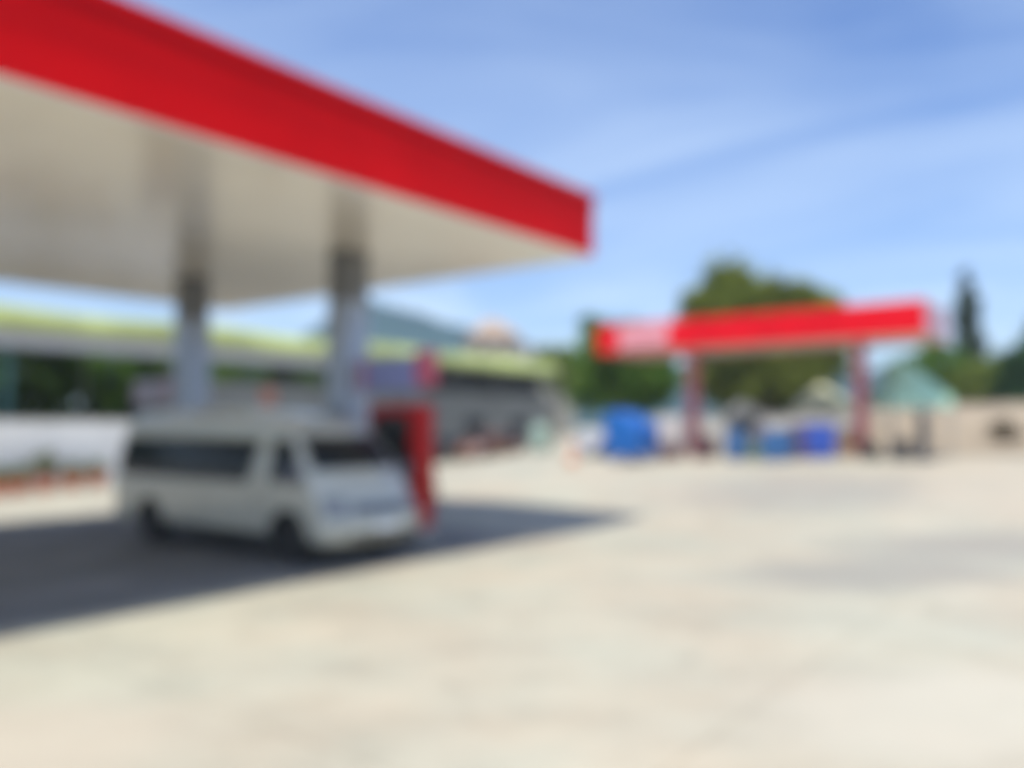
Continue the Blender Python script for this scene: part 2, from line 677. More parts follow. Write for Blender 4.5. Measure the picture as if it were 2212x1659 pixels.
def loft(levels):
    mb = MB()
    rings = []
    for (z, xf, xr, w, cf, cr) in levels:
        ring = []
        for i in range(NY):
            s = math.sin((i / (NY - 1) - .5) * math.pi)
            ring.append((xf - cf * abs(s) ** PW, s * w, z))
        for i in range(NY):
            s = -math.sin((i / (NY - 1) - .5) * math.pi)
            ring.append((xr + cr * abs(s) ** PW, s * w, z))
        rings.append(ring)
    n = 2 * NY
    vs = [p for r in rings for p in r]
    fs = []
    for i in range(len(rings) - 1):
        for k in range(n):
            fs.append((i * n + k, i * n + (k + 1) % n, (i + 1) * n + (k + 1) % n, (i + 1) * n + k))
    fs.append(tuple(range(n - 1, -1, -1)))
    e = (len(rings) - 1) * n
    fs.append(tuple(e + k for k in range(n)))
    return mb.add(vs, fs)


def zrows(levels, z0, z1, n=10):
    zs = {z0 + (z1 - z0) * i / n for i in range(n + 1)} | {l[0] for l in levels if z0 < l[0] < z1}
    return sorted(zs)


def side_panel(levels, z0, z1, xa, xb, side, off=.012, round_=.05):
    """xa(t), xb(t): rear and front x at height fraction t"""
    rows = []
    for z in zrows(levels, z0, z1):
        t = (z - z0) / (z1 - z0)
        e = min(t, 1 - t) * (z1 - z0)
        ins = round_ - math.sqrt(max(0, round_ ** 2 - max(0, round_ - e) ** 2)) if e < round_ else 0
        w = lerp_levels(levels, z)[3] + off
        a, b = xa(t) + ins, xb(t) - ins
        rows.append([(a + (b - a) * i / 6, side * w, z) for i in range(7)])
    return MB().grid(rows)


def end_panel(levels, z0, z1, ya, yb, front=True, off=.012, nn=16):
    rows = []
    for z in zrows(levels, z0, z1):
        t = (z - z0) / (z1 - z0)
        l = lerp_levels(levels, z)
        row = []
        for i in range(nn + 1):
            y = ya(t) + (yb(t) - ya(t)) * i / nn
            s = max(-1, min(1, y / l[3]))
            if front:
                x = l[1] - l[4] * abs(s) ** PW + off
            else:
                x = l[2] + l[5] * abs(s) ** PW - off
            row.append((x, y, z))
        rows.append(row)
    return MB().grid(rows)


def const(v):
    return lambda t: v


def lin(a, b):
    return lambda t: a + (b - a) * t


def cut_arches(body, axles, r, w, depth=.30, zc=None):
    mb = MB()
    for x in axles:
        for s in (-1, 1):
            n = 32
            vs, fs = [], []
            for yy in (s * (w - depth), s * (w + .2)):
                for k in range(n):
                    a = 2 * math.pi * k / n
                    vs.append((x + r * math.cos(a), yy, (zc or r * .86) + r * math.sin(a)))
            for k in range(n):
                fs.append((k, (k + 1) % n, (k + 1) % n + n, k + n))
            fs.append(tuple(range(n - 1, -1, -1)))
            fs.append(tuple(n + k for k in range(n)))
            mb.add(vs, fs)
    cutter = mb.build('cutter', BLACK)
    for pl in cutter.data.polygons:
        pl.material_index = 1
    body.data.materials.append(BLACK)
    md = body.modifiers.new('b', 'BOOLEAN')
    md.operation = 'DIFFERENCE'
    md.solver = 'EXACT'
    md.object = cutter
    par = body.parent
    body.parent = None
    dg = bpy.context.evaluated_depsgraph_get()
    me = bpy.data.meshes.new_from_object(body.evaluated_get(dg))
    body.modifiers.clear()
    body.data = me
    me.polygons.foreach_set('use_smooth', [True] * len(me.polygons))
    me.set_sharp_from_angle(angle=R(32))
    body.parent = par
    bpy.data.objects.remove(cutter)


def wheel(parent, x, y, r, w):
    s = 1 if y > 0 else -1
    wd = bpy.data.objects.new('wheel', None)
    COL.objects.link(wd)
    wd.parent = parent
    wd.location = (x, y, r)
    MB().lathe([(r * .62, -w / 2), (r * .93, -w / 2), (r, -w / 2 + .03), (r, w / 2 - .03), (r * .93, w / 2), (r * .62, w / 2)], 32, axis='y').build('tyre', RUBBER, wd)
    rim = MB()
    yo = s * (w / 2 - .015)
    prof = [(.02, yo - s * .01), (r * .18, yo - s * .005), (r * .22, yo - s * .05), (r * .5, yo - s * .06), (r * .61, yo), (r * .63, yo - s * .1)]
    rim.lathe(prof, 24, axis='y')
    rim.build('rim', mat('rim_grey', (.07, .07, .075), .4, .4), wd)
    return wd


def make_van():
    # local x forward (towards -V), y to the left of the van, origin under the nose
    t = thing('minivan', 'off white high roofed passenger van parked under the large red canopy beside the pump', 'van',
              W(-4.75, .60, 0), ANG - R(90))
    w = .95
    LV = [(.33, -.12, -5.95, .88, .22, .12), (.40, -.04, -6.02, .93, .24, .12), (.50, 0, -6.04, w, .26, .12), (.68, -.03, -6.04, w, .27, .12),
          (.86, -.10, -6.03, w, .28, .12), (1.05, -.22, -6.02, w, .27, .12), (1.22, -.38, -6.0, .94, .24, .12), (1.40, -.58, -5.97, .925, .19, .12),
          (1.60, -.74, -5.92, .90, .17, .12), (1.80, -.92, -5.87, .875, .17, .12), (1.93, -1.08, -5.83, .855, .18, .12),
          (2.05, -1.30, -5.80, .83, .2, .14), (2.15, -1.62, -5.77, .79, .25, .18), (2.22, -2.0, -5.72, .72, .3, .22), (2.265, -2.5, -5.62, .58, .3, .25), (2.28, -3.1, -5.5, .40, .2, .2)]
    body = loft(LV).build('body', VANWHITE, t)
    cut_arches(body, (-1.05, -4.78), .44, w, .30, .37)
    for x in (-1.05, -4.78):
        for y in (-.80, .80):
            wheel(t, x, y, .36, .22)
    # glass
    end_panel(LV, 1.37, 1.85, lin(-.80, -.72), lin(.80, .72)).build('windscreen', GLASS, t)
    end_panel(LV, 1.25, 1.80, lin(-.74, -.68), lin(.74, .68), front=False).build('rear_window', GLASS, t)
    for s in (-1, 1):
        side_panel(LV, 1.15, 1.80, lin(-5.82, -5.70), lin(-1.98, -1.78), s, round_=.09).build('side_window', GLASS, t)
        side_panel(LV, 1.18, 1.81, lin(-1.48, -1.44), lin(-.66, -1.02), s, round_=.05).build('cab_window', GLASS, t)
        # pillars dividing the long tinted window
        for x in (-3.1, -4.45):
            side_panel(LV, 1.16, 1.79, const(x - .02), const(x + .02), s, off=.018, round_=.01).build('window_divider', BLACK, t)
        # sill, handles, mirror, lamps
        side_panel(LV, .345, .42, const(-4.33), const(-1.5), s, off=.02, round_=.02).build('sill', BLACK, t)
        for x in (-1.62, -2.02):
            hb = MB().box(x - .10, x + .10, min(s * .955, s * .99), max(s * .955, s * .99), 1.06, 1.10)
            hb.build('door_handle', VANWHITE, t, bevel=.008)
        for (x, za, zb) in [(-1.50, .44, 1.12), (-1.80, .44, 1.95), (-3.25, .44, 1.12)]:
            side_panel(LV, za, zb, const(x - .006), const(x + .006), s, off=.006, round_=.0001).build('door_seam', BLACK, t)
        m = MB().box(-.80, -.68, min(s * 1.0, s * 1.20), max(s * 1.0, s * 1.20), 1.18, 1.42)
        mo = m.build('mirror', mat('mirror_grey', (.10, .10, .12), .5), t, bevel=.035)
        MB().tube([(-.76, s * .90, 1.24), (-.74, s * 1.02, 1.28)], .025, 8).build('bracket', BLACK, mo)
        end_panel(LV, .72, 1.0, (lambda t_, s=s: s * .60), (lambda t_, s=s: s * (.925 - .03 * t_)), off=.014, nn=10).build('headlight', LAMP, t)
        MB().lathe([(.05, 0), (.05, .03)], 16, c=(-.085, s * .74, .56), axis='x').build('fog_lamp', LAMP, t)
        end_panel(LV, .85, 1.55, (lambda t_, s=s: s * .80), (lambda t_, s=s: s * .92), front=False, off=.014, nn=6).build('tail_light', REDLENS, t)
    g = end_panel(LV, .72, .90, const(-.56), const(.56), off=.016).build('grille', STEEL, t)
    for z in (.76, .81, .86):
        end_panel(LV, z - .012, z + .012, const(-.53), const(.53), off=.022).build('grille_gap', BLACK, g)
    end_panel(LV, .40, .485, const(-.60), const(.60), off=.014).build('air_intake', BLACK, t)
    MB().box(.014, .026, -.22, .22, .50, .62).build('number_plate', WHITE, t, bevel=.004)
    for y in (-.35, .30):
        z0 = 1.385
        a = lerp_levels(LV, z0)
        b = lerp_levels(LV, 1.56)
        MB().tube([(a[1] + .03, y, z0), (b[1] + .03, y + .35, 1.56)], .008, 6).build('wiper', BLACK, t)
    # roof ribs
    rb = MB()
    for y in (-.28, 0, .28):
        rb.box(-5.2, -3.3, y - .03, y + .03, 2.281, 2.292)
    rb.build('roof_rib', VANWHITE, t, bevel=.004)
    return t


make_van()


def make_car(loc, rz, paint, label, group=None):
    t = thing('parked_car', label, 'car', loc, rz, group)
    LV = [(.20, -.08, -4.1, .78, .2, .15), (.30, -.02, -4.16, .83, .22, .15), (.50, 0, -4.18, .85, .24, .16), (.66, -.10, -4.16, .85, .25, .16), (.80, -.35, -4.12, .84, .25, .18),
          (.92, -.95, -4.05, .82, .18, .2), (1.10, -1.22, -3.92, .76, .14, .2), (1.28, -1.5, -3.75, .70, .13, .2), (1.40, -1.75, -3.55, .64, .13, .2), (1.46, -2.05, -3.3, .5, .12, .2)]
    body = loft(LV).build('body', paint, t)
    cut_arches(body, (-.82, -3.35), .35, .85, .25, .30)
    for x in (-.82, -3.35):
        for y in (-.73, .73):
            wheel(t, x, y, .30, .18)
    end_panel(LV, .96, 1.34, lin(-.68, -.56), lin(.68, .56)).build('windscreen', GLASS, t)
    end_panel(LV, .98, 1.34, lin(-.62, -.54), lin(.62, .54), front=False).build('rear_window', GLASS, t)
    for s in (-1, 1):
        side_panel(LV, .97, 1.34, lin(-3.6, -3.45), lin(-1.35, -1.85), s).build('side_window', GLASS, t)
        end_panel(LV, .56, .74, (lambda q, s=s: s * .52), (lambda q, s=s: s * .80), off=.012, nn=8).build('headlight', LAMP, t)
        end_panel(LV, .60, .82, (lambda q, s=s: s * .55), (lambda q, s=s: s * .80), front=False, off=.012, nn=8).build('tail_light', REDLENS, t)
        MB().box(-1.36, -1.22, min(s * .84, s * .98), max(s * .84, s * .98), .96, 1.1).build('mirror', paint, t, bevel=.03)
    end_panel(LV, .32, .48, const(-.5), const(.5), off=.012).build('grille', BLACK, t)
    return t


p = gd(1075, 43)
make_car(gd(1000, 41), ANG - R(180), BROWNCAR, 'brown car parked before the grey wall of the lime edged hall')
make_car(gd(902, 42.5), ANG - R(180), DARKCAR, 'charcoal car parked half behind the red pump by the grey wall')
make_car(gd(1248, 31), R(190), LILACCAR, 'pale pearl car parked left of the bright blue skip')

# ------------------------------------------------------------------ long hall with lime roof edge
def make_hall():
    t = thing('market_hall', 'long open hall with curved lime green roof edge behind the station', 'building', W(0, 23.5, 0), ANG)
    U0, U1, D = -26.0, 33.0, 9.0
    z0, z1 = 5.45, 6.3
    MB().box(U0, U1, .10, D, z0 + .02, z0 + .2).build('soffit', GREYROOF, t)
    # lime sheet roof, gently curved, coming down at the front edge
    n = 40
    rows = []
    for j in range(9):
        f = j / 8
        y = .55 + f * (D - .55)
        z = z0 + .85 + .35 * math.sin(f * math.pi)
        rows.append([(U0 + (U1 - U0) * i / n, y, z + .08 * math.sin(i * .9) * (1 - f)) for i in range(n + 1)])
    MB().grid(rows).build('roof', LIME, t)
    # rolled front edge of the sheet roof
    er = []
    for k in range(9):
        a = k / 8 * math.pi * .5
        er.append([(p[0], .55 - .85 * math.cos(a) ** 1.3, z0 + (p[2] - z0) * math.sin(a) ** .9) for p in rows[0]])
    er.insert(0, [(p[0], .10, z0) for p in rows[0]])
    MB().grid(er).build('eave', LIME, t)
    for u in (-20.0, -13.0, -6.5, -.6):
        zb = ground_z(*W(u, 24.3).xy) - .1
        MB().tube([(u, .8, zb), (u, .8, z0 + .01)], .13, 12).build('post', TEAL, t)
    for u in (-20.0, -13.0, -6.5, -.6, 5.8):
        MB().tube([(u, 8.4, -.6), (u, 8.4, z0 + .01)], .10, 10).build('post', STEEL, t)
    MB().box(U0, 14.0, .101, .35, z0 - .62, z0 + .018).build('beam', mat('beam_grey', (.55, .55, .57), .6, var=.05), t)
    # grey walled part
    wl = MB()
    wl.box(6.0, 33.0, .4, .65, -.6, 3.95)
    wl.box(32.75, 33.0, .65, 8.6, -.6, 3.95)
    wl.build('wall', GREYWALL, t)
    MB().box(14.0, 32.7, 1.0, 1.1, 3.9, z0 + .01).build('gap_shade', GAPSHADE, t)  # dark sheet painting the shade of the open gap below the roof
    for u in (14.6, 18.8, 23, 27.2, 31.5):
        MB().box(u - .15, u + .15, .38, .69, 3.952, z0 + .015).build('pillar', mat('pillar_grey', (.09, .09, .09), .7), t, bevel=.01)
    for u in (16.0, 20.5, 25.0, 29.5):
        f = MB().box(u - .95, u + .95, .35, .397, 1.5, 2.6).build('window', GREYROOF, t)
        MB().box(u - .86, u + .86, .33, .348, 1.58, 2.52).build('pane', GLASS, f)
    MB().box(12.0, 13.1, .34, .396, -.1, 2.1).build('door', STEEL, t)
    return t


make_hall()

# pale boundary wall at the left
wp = W(-26, 22.9, -.5)
wo = MB()
wo.box(0, 31.0, 0, .22, 0, 2.62)
wt = thing('boundary_wall', 'pale grey boundary wall behind the row of potted plants', 'wall', wp, ANG)
wo.build('panel', PALEWALL, wt, bevel=.01)
MB().box(-.03, 31.03, -.05, .27, 2.623, 2.70).build('coping', PALEWALL, wt, bevel=.01)


# ------------------------------------------------------------------ vegetation
def leaf_cloud(blobs, n, size, seed, shell=.55):
    rnd = random.Random(seed)
    mb = MB()
    vols = [b[1][0] * b[1][1] * b[1][2] for b in blobs]
    tot = sum(v ** .75 for v in vols)
    for (c, r), vol in zip(blobs, vols):
        k = int(n * vol ** .75 / tot)
        clumps = []
        for i in range(max(6, k // 55)):
            d = Vector((rnd.gauss(0, 1), rnd.gauss(0, 1), rnd.gauss(0, 1))).normalized()
            q = rnd.uniform(shell, 1.0)
            clumps.append((Vector((d.x * r[0] * q, d.y * r[1] * q, d.z * r[2] * q)), rnd.uniform(.16, .34)))
        for i in range(k):
            cc, cr = rnd.choice(clumps)
            d = Vector((rnd.gauss(0, 1), rnd.gauss(0, 1), rnd.gauss(0, 1))) * .55
            rr = min(r) * cr * 1.35
            p = Vector(c) + cc + Vector((d.x * rr, d.y * rr, d.z * rr * .8))
            s = size * rnd.uniform(.6, 1.3)
            nrm = (d + Vector((rnd.gauss(0, .6), rnd.gauss(0, .6), rnd.gauss(.4, .6)))).normalized()
            a = nrm.orthogonal().normalized()
            bb = nrm.cross(a)
            th = rnd.uniform(0, 6.28)
            e1 = (a * math.cos(th) + bb * math.sin(th)) * s
            e2 = (-a * math.sin(th) + bb * math.cos(th)) * s * .55
            mb.add([p - e1, p + e2 * .9 - e1 * .1, p + e1, p - e2 * .9 - e1 * .1], [(0, 1, 2, 3)])
    return mb


def make_tree(name, label, base, blobs, leaf, n, size, seed, trunk_r, group=None, cat='tree'):
    """blobs in world metres relative to base"""
    rnd = random.Random(seed + 99)
    t = thing(name, label, cat, base, 0, group)
    tr = MB()
    lo = min(b[0][2] - b[1][2] * .3 for b in blobs)
    cx = sum(b[0][0] for b in blobs) / len(blobs)
    cy = sum(b[0][1] for b in blobs) / len(blobs)
    fork = Vector((cx * .3, cy * .3, max(.5, lo * .8)))
    tr.tube([(0, 0, -.2), (0, 0, .2), fork * .5 + Vector((rnd.uniform(-.1, .1), 0, 0)), fork], [trunk_r * 1.4, trunk_r * 1.1, trunk_r * .9, trunk_r * .75], 10)
    for (c, r) in blobs:
        c = Vector(c)
        mid = fork.lerp(c, .5) + Vector((rnd.uniform(-.2, .2), rnd.uniform(-.2, .2), .1))
        tr.tube([fork - Vector((0, 0, .1)), mid, c], [trunk_r * .6, trunk_r * .4, trunk_r * .15], 7)
        for k in range(4):
            d = Vector((rnd.gauss(0, 1), rnd.gauss(0, 1), rnd.gauss(.3, .8))).normalized()
            e = c + Vector((d.x * r[0], d.y * r[1], d.z * r[2])) * .75
            tr.tube([mid.lerp(c, .5), mid.lerp(e, .6), e], [trunk_r * .25, trunk_r * .15, trunk_r * .05], 5)
    tr.build('trunk', BARK, t)
    leaf_cloud(blobs, n, size, seed).build('crown', leaf, t, smooth=False, normals=False)
    return t


OLIVE = leaf_mat('olive_leaves', (.115, .15, .026), (.23, .265, .05), .6)
DARKG = leaf_mat('dark_leaves', (.065, .145, .022), (.14, .25, .04), .8)
MIDG = leaf_mat('mid_leaves', (.11, .16, .03), (.20, .25, .055), .7)
CYP = leaf_mat('cypress_leaves', (.035, .062, .045), (.06, .09, .065), .8, .1)
BLUEG = leaf_mat('deep_green_leaves', (.025, .07, .03), (.055, .12, .045), .8)
POTG = leaf_mat('pot_leaves', (.10, .12, .03), (.20, .22, .05), 3)
LIMEG = leaf_mat('lime_leaves', (.12, .16, .03), (.22, .27, .06), .6)


def px_blobs(base, d, items):
    """items: (px, py, rx_px, ry_px, depth offset) -> blobs relative to base"""
    out = []
    for (px, py, rx, ry, dy) in items:
        c = P(px, py, d + dy)
        k = (d + dy) / F
        out.append(((c.x - base.x, c.y - base.y, c.z - base.z), (rx * k, min(rx, ry * 1.2) * k * .95, ry * k)))
    return out


b = gd(1640, 42)
make_tree('broad_tree', 'tallest olive green broad tree with two rounded tops behind the far red canopy', b,
          px_blobs(b, 42, [(1570, 665, 92, 86, 0), (1650, 700, 110, 85, 1.5), (1738, 672, 66, 80, 0), (1600, 790, 105, 90, 1), (1720, 795, 90, 85, .5), (1650, 840, 120, 55, 2)]),
          OLIVE, 24000, .25, 1, .38)
b = gd(1345, 37)
make_tree('bushy_tree', 'dark green bushy tree left of the far red canopy', b,
          px_blobs(b, 37, [(1283, 752, 52, 70, 0), (1345, 775, 80, 75, .6), (1400, 815, 62, 62, 0), (1280, 835, 55, 50, .3), (1360, 860, 80, 38, 0)]),
          DARKG, 12000, .20, 2, .22)
b = gd(2100, 62)
cb = []
for i in range(12):
    f = i / 11
    py = 590 + f * 230
    cb.append((2082 + 18 * f, py, 10 + 38 * f ** .9, 18 + 7 * f, 0))
make_tree('cypress_tree', 'tall narrow pointed dark cypress at the right', b, px_blobs(b, 62, cb), CYP, 11000, .24, 3, .25)
b = gd(1995, 47)
make_tree('roadside_tree', 'dark green rounded tree behind the green tarp tent', b,
          px_blobs(b, 47, [(1975, 800, 48, 45, 0), (2030, 790, 55, 55, .5), (2070, 825, 50, 50, 0), (2000, 845, 75, 40, 0)]), DARKG, 6500, .2, 5, .2, 'trees at the right edge')
b = gd(2130, 45)
make_tree('roadside_tree', 'light olive bushy tree right of the cypress foot', b,
          px_blobs(b, 45, [(2110, 830, 48, 48, 0), (2150, 815, 48, 52, .5), (2130, 860, 70, 35, 0)]), MIDG, 5000, .2, 6, .18, 'trees at the right edge')
b = gd(2215, 41)
make_tree('roadside_tree', 'deep green large tree cut by the right picture edge', b,
          px_blobs(b, 41, [(2205, 800, 52, 65, 0), (2260, 770, 70, 80, .5), (2230, 850, 75, 45, 0)]), BLUEG, 6000, .2, 7, .2, 'trees at the right edge')
b = gd(1200, 70)
make_tree('roadside_tree', 'olive shrubby tree past the right end of the lime hall', b,
          px_blobs(b, 70, [(1165, 800, 50, 38, 0), (1210, 795, 45, 45, .5), (1240, 820, 40, 40, 0)]), MIDG, 4000, .28, 8, .2)

# row of dense trees behind the hall
hall_trees = [(-20, 34.5, 1.15), (-15.5, 35.5, 1.25), (-11.5, 34.6, 1.15), (-7.5, 35.5, 1.25), (-3.5, 34.6, 1.15), (.5, 35.5, 1.25), (4.5, 34.6, 1.15), (9, 35.5, 1.2), (13.5, 35, 1.15), (17.5, 34.6, 1.15), (21.5, 35.2, 1.2), (26, 35, 1.15)]
proto = None
words = ['farthest left', 'second from the left', 'third from the left', 'fourth from the left', 'fifth from the left', 'sixth from the left', 'seventh from the left', 'eighth from the left', 'fourth from the right', 'third from the right', 'second from the right', 'farthest right']
for i, (u, v, s) in enumerate(hall_trees):
    p = W(u, v)
    p.z = ground_z(p.x, p.y) - .05
    lab = 'dense dark tree behind the open hall, %s of its row' % words[i]
    if proto is None:
        proto = make_tree('hall_tree', lab, p, [((-1.3, 0, 2.2), (1.9, 1.7, 1.7)), ((1.2, .3, 2.6), (2.0, 1.8, 1.9)), ((0, -.4, 4.3), (2.3, 2.0, 1.7)), ((.3, .2, 1.2), (2.6, 1.6, 1.1))],
                          DARKG, 6000, .20, 11, .2, 'dense trees behind the hall')
    else:
        c = dup(proto, p, rz=i * 1.3, label=lab)
        c.scale = (s, s, s)


# potted plants
def make_pot(loc, label, kind):
    t = thing('potted_plant', label, 'potted plant', loc, 0, 'terracotta pots along the pale wall')
    po = MB().lathe([(.20, 0), (.29, .42), (.33, .42), (.33, .52), (.29, .52), (.275, .45)], 24).build('pot', TERRA, t)
    MB().lathe([(.001, .45), (.274, .455)], 20).build('soil', SOIL, po)
    if kind == 'tall':
        bl = [((0, 0, .85), (.42, .42, .4)), ((.1, 0, 1.2), (.30, .30, .3))]
        leaf_cloud(bl, 1000, .06, 21, .3).build('foliage', POTG, t, smooth=False, normals=False)
    else:
        bl = [((0, 0, .72), (.40, .40, .26))]
        leaf_cloud(bl, 750, .06, 22, .3).build('foliage', MIDG, t, smooth=False, normals=False)
    st = MB()
    for k in range(5):
        a = k * 1.26
        st.tube([(0.03 * math.cos(a), .03 * math.sin(a), .43), (.16 * math.cos(a), .16 * math.sin(a), .9 if kind == 'tall' else .65)], [.012, .006], 6)
    st.build('stem', BARK, t)
    return t


def pot_at(px):
    lo, hi = 10, 60
    for i in range(50):
        m = (lo + hi) / 2
        if uv(gd(px, m))[1] < 22.35:
            lo = m
        else:
            hi = m
    return gd(px, lo)


low = make_pot(pot_at(47), 'low green plant in a terracotta pot, left of the tallest potted shrub', 'low')
tall = make_pot(pot_at(103), 'tallest yellow green shrub in a terracotta pot by the pale wall', 'tall')
for (px, py, lab) in [(0, 1066, 'low green potted plant at the left picture edge'), (163, 1061, 'low green plant in a terracotta pot, right of the tallest potted shrub'),
                      (217, 1060, 'low green potted plant nearest to the rear of the off white van')]:
    dup(low, pot_at(px), rz=px * .1, label=lab)

# ------------------------------------------------------------------ far houses
def house(name, label, loc, rz, w, d, h, rh, wm, rm, wins):
    t = thing(name, label, 'house', loc, rz)
    MB().box(-w / 2, w / 2, -d / 2, d / 2, -2, h).build('wall', wm, t)
    e = .35
    vs = [(-w / 2 - e, -d / 2 - e, h), (w / 2 + e, -d / 2 - e, h), (w / 2 + e, d / 2 + e, h), (-w / 2 - e, d / 2 + e, h), (-w / 2 + min(w, d) / 2.6, 0, h + rh), (w / 2 - min(w, d) / 2.6, 0, h + rh)]
    MB().add(vs, [(0, 1, 5, 4), (1, 2, 5), (2, 3, 4, 5), (3, 0, 4), (3, 2, 1, 0)]).build('roof', rm, t)
    for (x, z) in wins:
        f = MB().box(x - .6, x + .6, -d / 2 - .06, -d / 2 - .003, z - .7, z + .7).build('window', WHITE, t)
        MB().box(x - .5, x + .5, -d / 2 - .08, -d / 2 - .062, z - .6, z + .6).build('pane', GLASS, f)
    return t


p = gd(1062, 92)
house('tan_house', 'tan house with hipped roof rising beyond the lime roof', (p.x, p.y, 0), R(8), 5.2, 6, 11.6, 2.2, TAN, TANROOF, [(-1.3, 10), (1.3, 10), (-1.3, 6.6), (1.3, 6.6)])
p = gd(1165, 98)
house('grey_house', 'long grey roofed house right of the tan house', (p.x, p.y, 0), R(-5), 8.5, 6, 9.3, 1.9, GREYWALL, SLATE, [(-2.5, 7.6), (0, 7.6), (2.5, 7.6)])

# ------------------------------------------------------------------ far canopy
def make_far_canopy():
    zb = EYE + 2.72
    c = on_z(2000, 720, zb)
    g = .88
    t = thing('roadside_canopy', 'smaller bright red edged canopy on two faded red posts before the big tree', 'canopy', (c.x, c.y, g), ANG)
    # local x = U (depth), y = V (length)
    L, D, H = 11.3, 3.4, 1.02
    z0 = zb - g
    z1 = z0 + H
    T = .08
    mb = MB()
    o = [(0, 0), (D, 0), (D, L), (0, L)]
    i = [(T, T), (D - T, T), (D - T, L - T), (T, L - T)]
    sides = [MB() for _ in range(2)]
    for k in (1, 2, 3):
        mb.prism([o[k], o[(k + 1) % 4], i[(k + 1) % 4], i[k]], 'z', z0, z1)
    fo = mb.build('fascia', RED2, t)
    MB().prism([o[0], o[1], i[1], i[0]], 'z', z0, z1).build('end_fascia', mat('faded_pink', (.62, .36, .42), .5, var=.06), fo)
    MB().box(-.02, -.003, 8.35, 10.35, z0 + .10, z1 - .10).build('logo_panel', mat('pale_pink_panel', (.66, .27, .31), .5, var=.1, scale=2), fo, bevel=.004)
    MB().box(T, D - T, T, L - T, z0 + .03, z0 + .10).build('soffit', mat('beige_soffit', (.60, .54, .45), .6), t)
    MB().box(T, D - T, T, L - T, z1 - .2, z1 - .05).build('roof_deck', GREYROOF, t)
    for v in (2.3, 8.2):
        po = MB().box(D / 2 - .17, D / 2 + .17, v - .17, v + .17, -.12, z0 + .028).build('post', PINKPOST, t, bevel=.02)
        MB().box(D / 2 - .28, D / 2 + .28, v - .28, v + .28, -.12, .18).build('footing', CONC, po, bevel=.02)
    return t


make_far_canopy()

# ------------------------------------------------------------------ clutter by the far canopy
# bright blue skip with sloped top
c = at(1365, 997)
t = thing('skip_container', 'bright blue skip container with sloped top left of the far red posts', 'skip', c, ANG - R(12))
sk = MB()
prof = [(-.85, .18), (.95, .12), (.95, 1.62), (.25, 1.55), (-.95, 1.0)]
sk.prism(prof, 'x', -.75, .75)
sb = None
t.scale = (.72, .72, .96)
t2 = sk.build('tub', BLUESKIP, t, bevel=.03)
rib = MB()
for y in (-.5, 0, .5):
    rib.box(-.80, -.755, y - .04, y + .04, .2, 1.0)
rib.build('rib', BLUESKIP, t, bevel=.01)
ld = MB()
ld.prism([(-1.0, 1.008), (.25, 1.556), (.95, 1.626), (.97, 1.69), (.22, 1.62), (-1.02, 1.07)], 'x', -.79, .79)
ld.build('lid', BLUESKIP, t, bevel=.01)
for x in (-.6, .6):
    for y in (-.65, .7):
        MB().lathe([(.09, -.04), (.09, .04)], 16, c=(x, y, .09), axis='x').build('caster', RUBBER, t)


def make_drum(loc, paint, label, h=.98, r=.33):
    t = thing('steel_drum', label, 'drum', loc, 0, 'blue drums by the far canopy')
    pr = [(r * .97, 0), (r, .02)]
    for z in (.33, .66):
        pr += [(r, z * h - .03), (r * 1.04, z * h), (r, z * h + .03)]
    pr += [(r, h - .02), (r * 1.02, h), (r * .96, h), (r * .95, h - .02)]
    MB().lathe(pr, 28).build('barrel', paint, t)
    MB().lathe([(.001, h - .021), (r * .948, h - .019)], 24).build('lid', paint, t)
    MB().lathe([(.035, h - .018), (.035, h + .005)], 12, c=(r * .55, 0, 0)).build('bung', STEEL, t)
    return t


dr = make_drum(at(1590, 993), BLUEDRUM, 'dull blue drum nearest to the left red post')
dup(dr, at(1668, 996), 1.0, 'dull blue drum with the green crate on its left')
dup(dr, at(1694, 994), 2.0, 'dull blue drum between another drum and the maroon crates')
v1 = make_drum(at(1746, 991), BLUEDRUM2, 'vivid blue drum beside the maroon crates', 1.15, .36)
dup(v1, at(1782, 990), .7, 'vivid blue drum nearest to the brown wooden crates')


def make_crates(loc, rz, m, label, n, w=.52, d=.36, h=.27, group=None):
    rnd = random.Random(int(loc.x * 100))
    z = loc.z
    for k in range(n):
        lab = label % ('bottom', 'second', 'third', 'top')[k if k < n - 1 else 3] if n > 1 else label % 'single'
        t = thing('crate', lab, 'crate', (loc.x + rnd.uniform(-.02, .02), loc.y, z), rz + rnd.uniform(-.06, .06), group)
        MB().box(-w / 2, w / 2, -d / 2, d / 2, 0, .02).build('bottom_panel', m, t)
        for s in (-1, 1):
            sp = MB()
            for (a, b) in ((.02, .09), (.11, .18), (.20, h - .005)):
                sp.box(-w / 2, w / 2, min(s * d / 2, s * (d / 2 - .02)), max(s * d / 2, s * (d / 2 - .02)), a, b)
            for x in (-w / 2 + .02, 0, w / 2 - .02):
                sp.box(x - .02, x + .02, min(s * (d / 2 + .002), s * (d / 2 + .012)), max(s * (d / 2 + .002), s * (d / 2 + .012)), .0, h - .005)
            sp.build('side_panel', m, t)
            sp = MB()
            for (a, b) in ((.02, .09), (.11, .18), (.20, h - .005)):
                sp.box(min(s * w / 2, s * (w / 2 - .02)), max(s * w / 2, s * (w / 2 - .02)), -d / 2 + .022, d / 2 - .022, a, b)
            sp.build('end_panel', m, t)
        z += h


